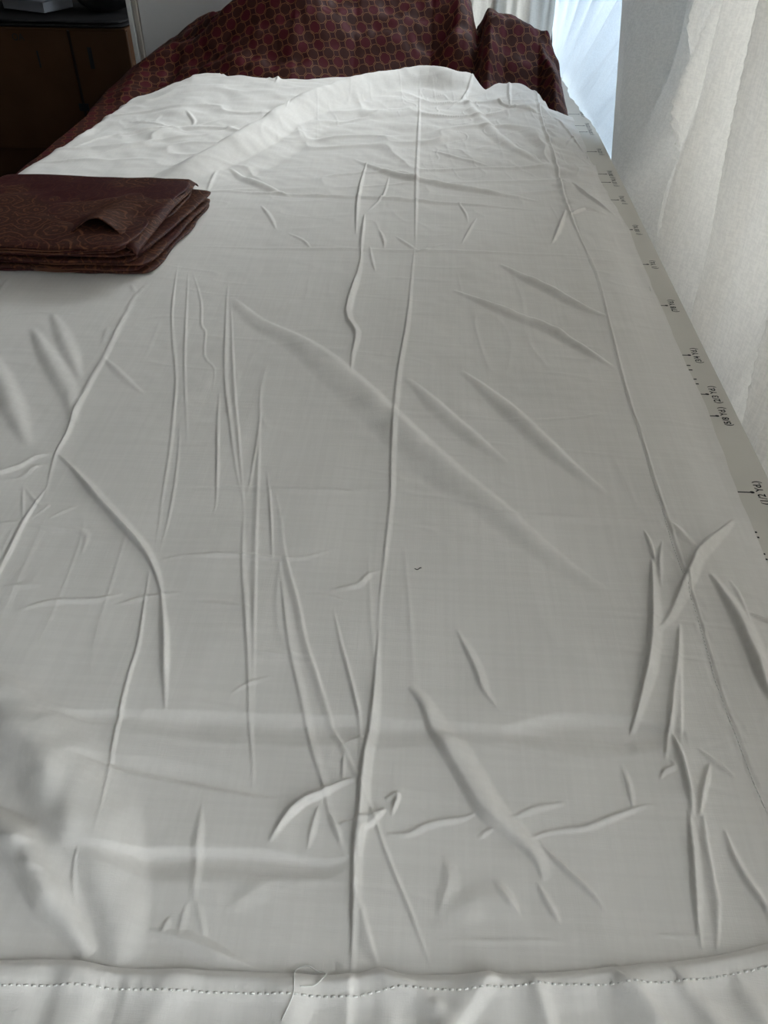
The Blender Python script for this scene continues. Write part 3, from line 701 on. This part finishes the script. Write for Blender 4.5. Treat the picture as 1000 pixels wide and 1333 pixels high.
# ---------------------------------------------------------------- two folded brocade bundles
def slab(name, corners, z0, th_, seed, m, parent, org, n=44, wob=.0016, sag=None):
    """one folded layer: soft rounded edges all round, wavy outline"""
    a = np.linspace(0, 1, n); A, B = np.meshgrid(np.sin((a - .5) * math.pi) * .5 + .5, np.sin((a - .5) * math.pi) * .5 + .5)
    ca_, cb_ = 2 * A - 1, 2 * B - 1
    A, B = .5 + .5 * ca_ * (1 - .04 * np.abs(cb_) ** 10), .5 + .5 * cb_ * (1 - .04 * np.abs(ca_) ** 10)
    A0, B0 = .5 + .5 * ca_, .5 + .5 * cb_
    c4 = [np.array(c) for c in corners]
    XY = ((1 - A) * (1 - B))[..., None] * c4[0] + (A * (1 - B))[..., None] * c4[1] + (A * B)[..., None] * c4[2] + ((1 - A) * B)[..., None] * c4[3]
    X, Y = XY[..., 0], XY[..., 1]
    ed = np.maximum(np.abs(2 * A - 1), np.abs(2 * B - 1)) ** 6
    X = X + ed * .004 * vnoise(Y, X * .2, .05, seed); Y = Y + ed * .0015 * vnoise(X, Y * .2, .04, seed + 1)
    pr = np.sqrt(np.clip(1 - np.abs(ca_) ** 30, 0, 1)) * np.sqrt(np.clip(1 - np.abs(cb_) ** 30, 0, 1))
    W = wob * vnoise(X, Y, .07, seed + 2) + wob * .5 * vnoise(X, Y, .025, seed + 3)
    if sag is not None: W = W + sag(X, Y)
    top = np.stack([X, Y, z0 + th_ / 2 + th_ / 2 * pr + W], -1); bot = np.stack([X, Y, z0 + th_ / 2 - th_ / 2 * pr + W], -1)
    P = np.concatenate([bot[::-1], top[1:]], 0) if False else None
    bm = bmesh.new(); o_ = np.array(org)
    vt = [[bm.verts.new(top[j, i] - o_) for i in range(n)] for j in range(n)]
    vb = [[vt[j][i] if (i in (0, n - 1) or j in (0, n - 1)) else bm.verts.new(bot[j, i] - o_) for i in range(n)] for j in range(n)]
    for j in range(n - 1):
        for i in range(n - 1):
            bm.faces.new((vt[j][i], vt[j][i + 1], vt[j + 1][i + 1], vt[j + 1][i]))
            q_ = [vb[j][i], vb[j + 1][i], vb[j + 1][i + 1], vb[j][i + 1]]
            try: bm.faces.new(q_)
            except ValueError: pass
    return link(name, bm_mesh(name, bm, True), m, parent)

LO = (-.46, 1.0, .004)
low = thing('folded_brocade', 'lower bundle of folded maroon brocade resting directly on the white sheet', 'fabric', LO, 'folded brocade bundles')
LB = 0.0085
def bundle(parent, org, z0, pitch, layers, seed):
    for k, (x0, x1f, x1b, yf, yb) in enumerate(layers):
        slab('folded_layer', [(x0, yf), (x1f, yf - .002), (x1b, yb - .008), (x0 + .012, yb + .004)], z0 + k * pitch, pitch * 1.22, seed + 5 * k, (BROCADE, BROCADE_B)[k % 2], parent, org)
bundle(low, LO, LB, .0052, [(-.635, -.327, -.302, .905, 1.150), (-.63, -.338, -.310, .899, 1.150), (-.63, -.331, -.297, .903, 1.140), (-.625, -.346, -.306, .898, 1.138), (-.625, -.340, -.294, .904, 1.136)], 60)
UO = (-.46, 1.0, .030)
upb = thing('folded_brocade', 'upper bundle of folded maroon brocade with a puckered top layer and gold paisley', 'fabric', UO, 'folded brocade bundles')
UB = LB + .0255
bundle(upb, UO, UB, .0045, [(-.60, -.352, -.318, .893, 1.126), (-.60, -.358, -.326, .888, 1.124), (-.60, -.349, -.315, .885, 1.127), (-.60, -.345, -.320, .881, 1.124)], 90)
# top layer with the lifted pucker at its front edge
n1, n2 = 90, 70
A, B = np.meshgrid(np.linspace(0, 1, n1), np.linspace(0, 1, n2))
X0 = -.60 + A * (.268 + .014 * B)
fr = np.interp(X0, [-.61, -.47, -.435, -.415, -.39, -.365, -.348, -.33], [.884, .886, .900, .922, .934, .922, .895, .880])
bk = np.interp(X0, [-.61, -.56, -.53, -.31], [1.04, 1.075, 1.100, 1.130])
Y0 = fr + B * (bk - fr)
arch = np.exp(-((X0 + .392) / .024) ** 2) * np.exp(-np.clip(Y0 - .925, 0, 1) / .05)
Z0 = UB + .0180 + .019 * arch + .0016 * vnoise(X0, Y0, .05, 81) + .0007 * vnoise(X0, Y0, .02, 82)
Z0 -= .004 * (1 - np.clip((Y0 - fr) / .012, 0, 1)) ** 2 * (1 - np.clip(arch * 2, 0, 1)) + .006 * (1 - np.clip((bk - Y0) / .010, 0, 1)) ** 2
Z0 -= .006 * np.clip(A - .97, 0, 1) / .03
tp = link('top_layer', grid_mesh('top_layer', np.stack([X0, Y0, Z0], -1), UO), BROCADE, upb)
sm = tp.modifiers.new('thickness', 'SOLIDIFY'); sm.thickness = .0014; sm.offset = -1
# narrow gold border strips woven along the front edges of the bundles
for prt, org, y_, z_, x0, x1 in [(low, LO, .9035, LB + .0032, -.47, -.385), (low, LO, .8975, LB + .0084, -.47, -.37), (low, LO, .9015, LB + .0136, -.46, -.375), (upb, UO, .8865, UB + .0073, -.50, -.40), (upb, UO, .8835, UB + .0118, -.50, -.40)]:
    bm = bmesh.new(); add_tube(bm, [(x - org[0], y_ - org[1] + .0012 * math.sin(x * 60), z_ - org[2] + .0004 * math.sin(x * 90)) for x in np.linspace(x0, x1, 24)], .0009, 6)
    link('gold_border', bm_mesh('gold_border', bm, True), mat('gold_thread', (.13, .055, .03), .5)[0], prt)

# ---------------------------------------------------------------- curtains
def curtain_grid(ya_bot, ya_top, yb_bot, yb_top, zb, zt, xf, nu=420, nv=90):
    u = np.linspace(0, 1, nu); zz = zb + (zt - zb) * np.linspace(0, 1, nv) ** 1.0
    Uq, Zq = np.meshgrid(u, zz); k = np.clip((Zq + .05) / .3, -.3, 1.2)
    Yq = (ya_bot + (ya_top - ya_bot) * k) * (1 - Uq) + (yb_bot + (yb_top - yb_bot) * k) * Uq
    return np.stack([xf(Yq, Zq), Yq, Zq], -1)
CR = [.16, .36, .53, .715, .92, 1.06, 1.175, 1.30, 1.40, 1.50]           # pleat crests, metres along the table
AM = [.06, .07, .075, .095, .105, .045, .085, .060, .040, .030]
CR = [-.28, -.12, .02] + CR; AM = [.07, .08, .06] + AM
XB = .425
def linen_x(Y, Z):
    X = np.full(Y.shape, XB)
    for k, (c_, a) in enumerate(zip(CR, AM)):
        cz = c_ + (.012 * math.sin(k * 2.1) + .035 * (c_ > 1.1) + .05 * (c_ > 1.28)) * np.clip(Z / .25, -.3, 1.3) + .006 * np.sin(Z * 9 + k)
        d = Y - cz; nb = (CR[k] - CR[k - 1]) if k else .16
        q = np.where(d > 0, d / .034, -d / (nb * .95))
        aa = a * (1 + .12 * np.sin(Z * 5 + k * 1.7))
        X = np.minimum(X, XB - aa * np.where(d > 0, np.clip(1 - q ** 2, 0, 1) ** .8, np.clip(1 - q, 0, 1) ** 1.15 * (1 + .25 * q)))
    X += .011 * vnoise(Y + .04 * Z, Z * .05, .034, 91) + .0050 * vnoise(Y + .05 * Z, Z * .04, .014, 92) - .012 * ridged(Y + .06 * Z, Z * .05, .06, 93, .25)
    yend = 1.483 + .65 * Z
    X = X + (.318 - X) * sstep(-.16, -.02, Y - yend)                 # leading edge rests against the table
    return np.maximum(X, np.where(Z < .02, .3045, .300))
CO = (.34, .85, -.45)
tag(link('linen_curtain', grid_mesh('linen_curtain', curtain_grid(-.25, -.25, 1.47, 1.668, -.62, 1.60, linen_x, 700, 150), CO), LINEN, None, CO),
    'cream linen curtain with deep pleats hanging beside the measuring board', 'curtain')
def sheer_x(Y, Z):
    wave = .010 * np.sin(Y * 58 + .6 * np.sin(Z * 3) + 1.3 * np.sin(Y * 9)) + .005 * np.sin(Y * 131 + Z * 2) + .003 * vnoise(Y, Z * .3, .03, 95)
    low_ = np.interp(Y, [1.30, 1.46, 1.56, 1.80, 2.0, 2.31, 2.5], [.475, .350, .288, .272, .276, .300, .310])
    high = np.interp(Y, [1.55, 1.75, 2.31, 2.5], [.475, .40, .305, .31])
    k = np.clip((Z + .02) / .24, 0, 1); X = low_ * (1 - k) + high * k + wave * np.where(Y > 1.5, .15 + 1.5 * np.clip(Z / .14, 0, 1), 1)
    X = np.where(Z > -.01, X, X + (np.maximum(X, .306) - X) * sstep(-.01, -.02, Z))
    return X
SO = (.40, 1.9, -.45)
sc = thing('sheer_curtain', 'bright white sheer curtain glowing in the gap between the linen curtains', 'curtain', SO)
link('cloth', grid_mesh('sheer_cloth', curtain_grid(1.43, 1.43, 2.36, 2.36, -.62, .50, sheer_x, 560, 110), SO), SHEER, sc)  # shortened: ends out of view so bare window above brightens the far cloth
bm = bmesh.new(); add_tube(bm, [(x - SO[0], y - SO[1], .503 - SO[2]) for x, y in [(.52, 1.38), (.475, 1.40), (.475, 1.5), (.40, 1.75), (.305, 2.31), (.31, 2.38)]], .006, 8); link('rod', bm_mesh('rod', bm, True), TABLE_LEG, sc)  # unseen rod added to carry the shortened sheer
u = np.linspace(0, 1, 200); zz = np.linspace(-.62, 1.60, 50); Uq, Zq = np.meshgrid(u, zz)
Xq = -.10 + Uq * .392; Yq = 2.30 + .020 * np.sin(Xq * 70 + 1) + .008 * np.sin(Xq * 160) + .004 * vnoise(Xq, Zq * .3, .03, 97)
BO = (.15, 2.30, -.45)
tag(link('linen_curtain', grid_mesh('linen_curtain_far', np.stack([Xq, Yq, Zq], -1), BO), LINEN_FAR, None, BO),
    'ivory linen curtain hanging behind the bunched maroon cloth', 'curtain')

# ---------------------------------------------------------------- white board leaning behind the heap
WO = (-.50, 2.12, FZ)
wb = thing('white_board', 'tall white board standing behind the bunched maroon cloth', 'board', WO)
box('panel', (-.678 - WO[0], 2.115 - WO[1], 0), (-.16 - WO[0], 2.135 - WO[1], 1.55), WHITE_PAINT, wb, .002)
box('edge_strip', (-.690 - WO[0], 2.110 - WO[1], 0), (-.680 - WO[0], 2.138 - WO[1], 1.55), BOARD_EDGE, wb, .001)
box('edge_strip', (-.703 - WO[0], 2.108 - WO[1], 0), (-.6925 - WO[0], 2.140 - WO[1], 1.55), WHITE_PAINT, wb, .001)
wb.rotation_euler = (0, 0, 0)

# ---------------------------------------------------------------- cardboard boxes and odds and ends, in the dark corner
def carton(label, x0, x1, y0, y1, z0, z1, m, marks):
    o_ = ((x0 + x1) / 2, (y0 + y1) / 2, z0); r = thing('cardboard_box', label, 'box', o_)
    L = lambda x, y, z: (x - o_[0], y - o_[1], z - o_[2])
    tk = .005
    box('bottom_panel', L(x0, y0, z0), L(x1, y1, z0 + tk), m, r)
    xs_ = x0 + (x1 - x0) * .74
    box('front_panel', L(x0, y0, z0 + tk), L(xs_ - .004, y0 + tk, z1), m, r, .001); box('front_panel', L(xs_ + .004, y0, z0 + tk), L(x1, y0 + tk, z1), m, r, .001)
    box('inner_panel', L(x0, y0 + tk, z0 + tk), L(x1, y0 + 2 * tk, z1 - .002), BOX_TAPE, r)
    box('back_panel', L(x0, y1 - tk, z0 + tk), L(x1, y1, z1), m, r); box('side_panel', L(x0, y0 + 2 * tk, z0 + tk), L(x0 + tk, y1 - tk, z1), m, r); box('side_panel', L(x1 - tk, y0 + 2 * tk, z0 + tk), L(x1, y1 - tk, z1), m, r)
    ym = (y0 + y1) / 2
    box('top_flap', L(x0, y0, z1), L(x1, ym - .001, z1 + tk), m, r, .001); box('top_flap', L(x0, ym + .001, z1), L(x1, y1, z1 + tk), m, r, .001)
    for (mx, mz, ww, hh, s) in marks:
        if s:
            me = flat_text(s, hh, ww); me.transform(Matrix.Rotation(math.pi / 2, 4, 'X')); me.transform(Matrix.Translation(L(mx, y0 - .0006, mz))); link('printed_mark', me, INK, r)
        else: box('printed_mark', L(mx - ww / 2, y0 - .0008, mz - hh / 2), L(mx + ww / 2, y0, mz + hh / 2), INK, r)
    return r
BY = 2.24
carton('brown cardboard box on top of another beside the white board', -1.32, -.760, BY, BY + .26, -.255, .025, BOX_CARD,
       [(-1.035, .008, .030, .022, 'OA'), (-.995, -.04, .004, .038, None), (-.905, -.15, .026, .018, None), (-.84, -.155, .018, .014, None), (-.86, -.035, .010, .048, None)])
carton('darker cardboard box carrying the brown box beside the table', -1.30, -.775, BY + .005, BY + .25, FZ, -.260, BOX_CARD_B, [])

# dark cover added to blacken the upper box's top; plastic tray, paper bag and black bag on top of it
DO = (-1.04, BY + .12, .030)
dk = thing('dark_cover', 'charcoal blanket added to darken the top of the brown cardboard box', 'cover', DO)
for k in range(2): slab('folded_layer', [(-1.325 + .006 * k, BY - .004 + .003 * k), (-.756 - .006 * k, BY - .004 + .004 * k), (-.760, BY + .255), (-1.32, BY + .255)], .0308 + .0075 * k, .008, 120 + 7 * k, BLACK_BAG, dk, DO, 36, .0006)
bz = .0475
def tray():
    o_ = (-1.02, BY + .13, bz); r = thing('plastic_tray', 'shallow grey plastic tray tilted on top of the cardboard box', 'tray', o_)
    bm = bmesh.new(); add_box(bm, (-.07, -.05, .004), (.07, .05, .007), .001)
    add_box(bm, (-.07, -.05, .007), (-.066, .05, .03)); add_box(bm, (.066, -.05, .007), (.07, .05, .03)); add_box(bm, (-.066, -.05, .007), (.066, -.046, .03)); add_box(bm, (-.066, .046, .007), (.066, .05, .03))
    body = link('body', bm_mesh('tray', bm), TRAY, r)
    bm = bmesh.new(); add_tube(bm, [(-.073, -.053, .03), (.073, -.053, .03), (.073, .053, .03), (-.073, .053, .03), (-.073, -.053, .03)], .003, 8); link('rim', bm_mesh('rim', bm, True), TRAY, r)
    r.rotation_euler = (0, math.radians(0), math.radians(-24)); return r
tray()
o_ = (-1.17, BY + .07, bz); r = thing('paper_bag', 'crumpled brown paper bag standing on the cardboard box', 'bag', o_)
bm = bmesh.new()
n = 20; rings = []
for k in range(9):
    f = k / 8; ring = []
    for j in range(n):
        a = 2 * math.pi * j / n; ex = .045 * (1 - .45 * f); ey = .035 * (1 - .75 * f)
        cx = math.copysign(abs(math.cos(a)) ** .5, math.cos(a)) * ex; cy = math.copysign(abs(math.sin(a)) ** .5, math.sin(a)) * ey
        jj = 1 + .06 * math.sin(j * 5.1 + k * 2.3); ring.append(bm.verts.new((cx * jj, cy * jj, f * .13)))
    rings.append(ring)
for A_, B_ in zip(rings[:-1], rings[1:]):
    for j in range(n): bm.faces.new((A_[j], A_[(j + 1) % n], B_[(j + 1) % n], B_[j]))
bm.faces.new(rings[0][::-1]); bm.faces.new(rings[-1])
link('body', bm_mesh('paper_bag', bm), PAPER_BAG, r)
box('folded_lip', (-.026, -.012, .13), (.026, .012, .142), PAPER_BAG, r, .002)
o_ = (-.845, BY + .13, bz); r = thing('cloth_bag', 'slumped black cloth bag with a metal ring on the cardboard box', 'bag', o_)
n1, n2 = 36, 18; P = []
for k in range(n2):
    f = k / (n2 - 1); ph = f * math.pi; row = []
    for j in range(n1):
        a = 2 * math.pi * j / (n1 - 1); rr = math.sin(ph) ** .7
        nn = 1 + .16 * math.sin(a * 3 + k * .5) + .08 * math.sin(a * 7 + k)
        row.append((.075 * rr * math.cos(a) * nn, .06 * rr * math.sin(a) * nn, .065 * (1 - math.cos(ph)) * (1 + .12 * math.sin(a * 2))))
    P.append(row)
link('body', grid_mesh('cloth_bag', np.array(P)), BLACK_BAG, r)
bm = bmesh.new(); add_tube(bm, [(-.03 + .010 * math.cos(a), -.072, .05 + .010 * math.sin(a)) for a in np.linspace(0, 2 * math.pi, 17)], .0018, 6); link('ring', bm_mesh('ring', bm, True), STEEL, r)['label'] = 'small metal ring'
bm = bmesh.new(); add_tube(bm, [(.05 * math.cos(a), 0, .11 + .06 * math.sin(a)) for a in np.linspace(0, math.pi, 13)], .005, 6); link('strap', bm_mesh('strap', bm, True), BLACK_BAG, r)
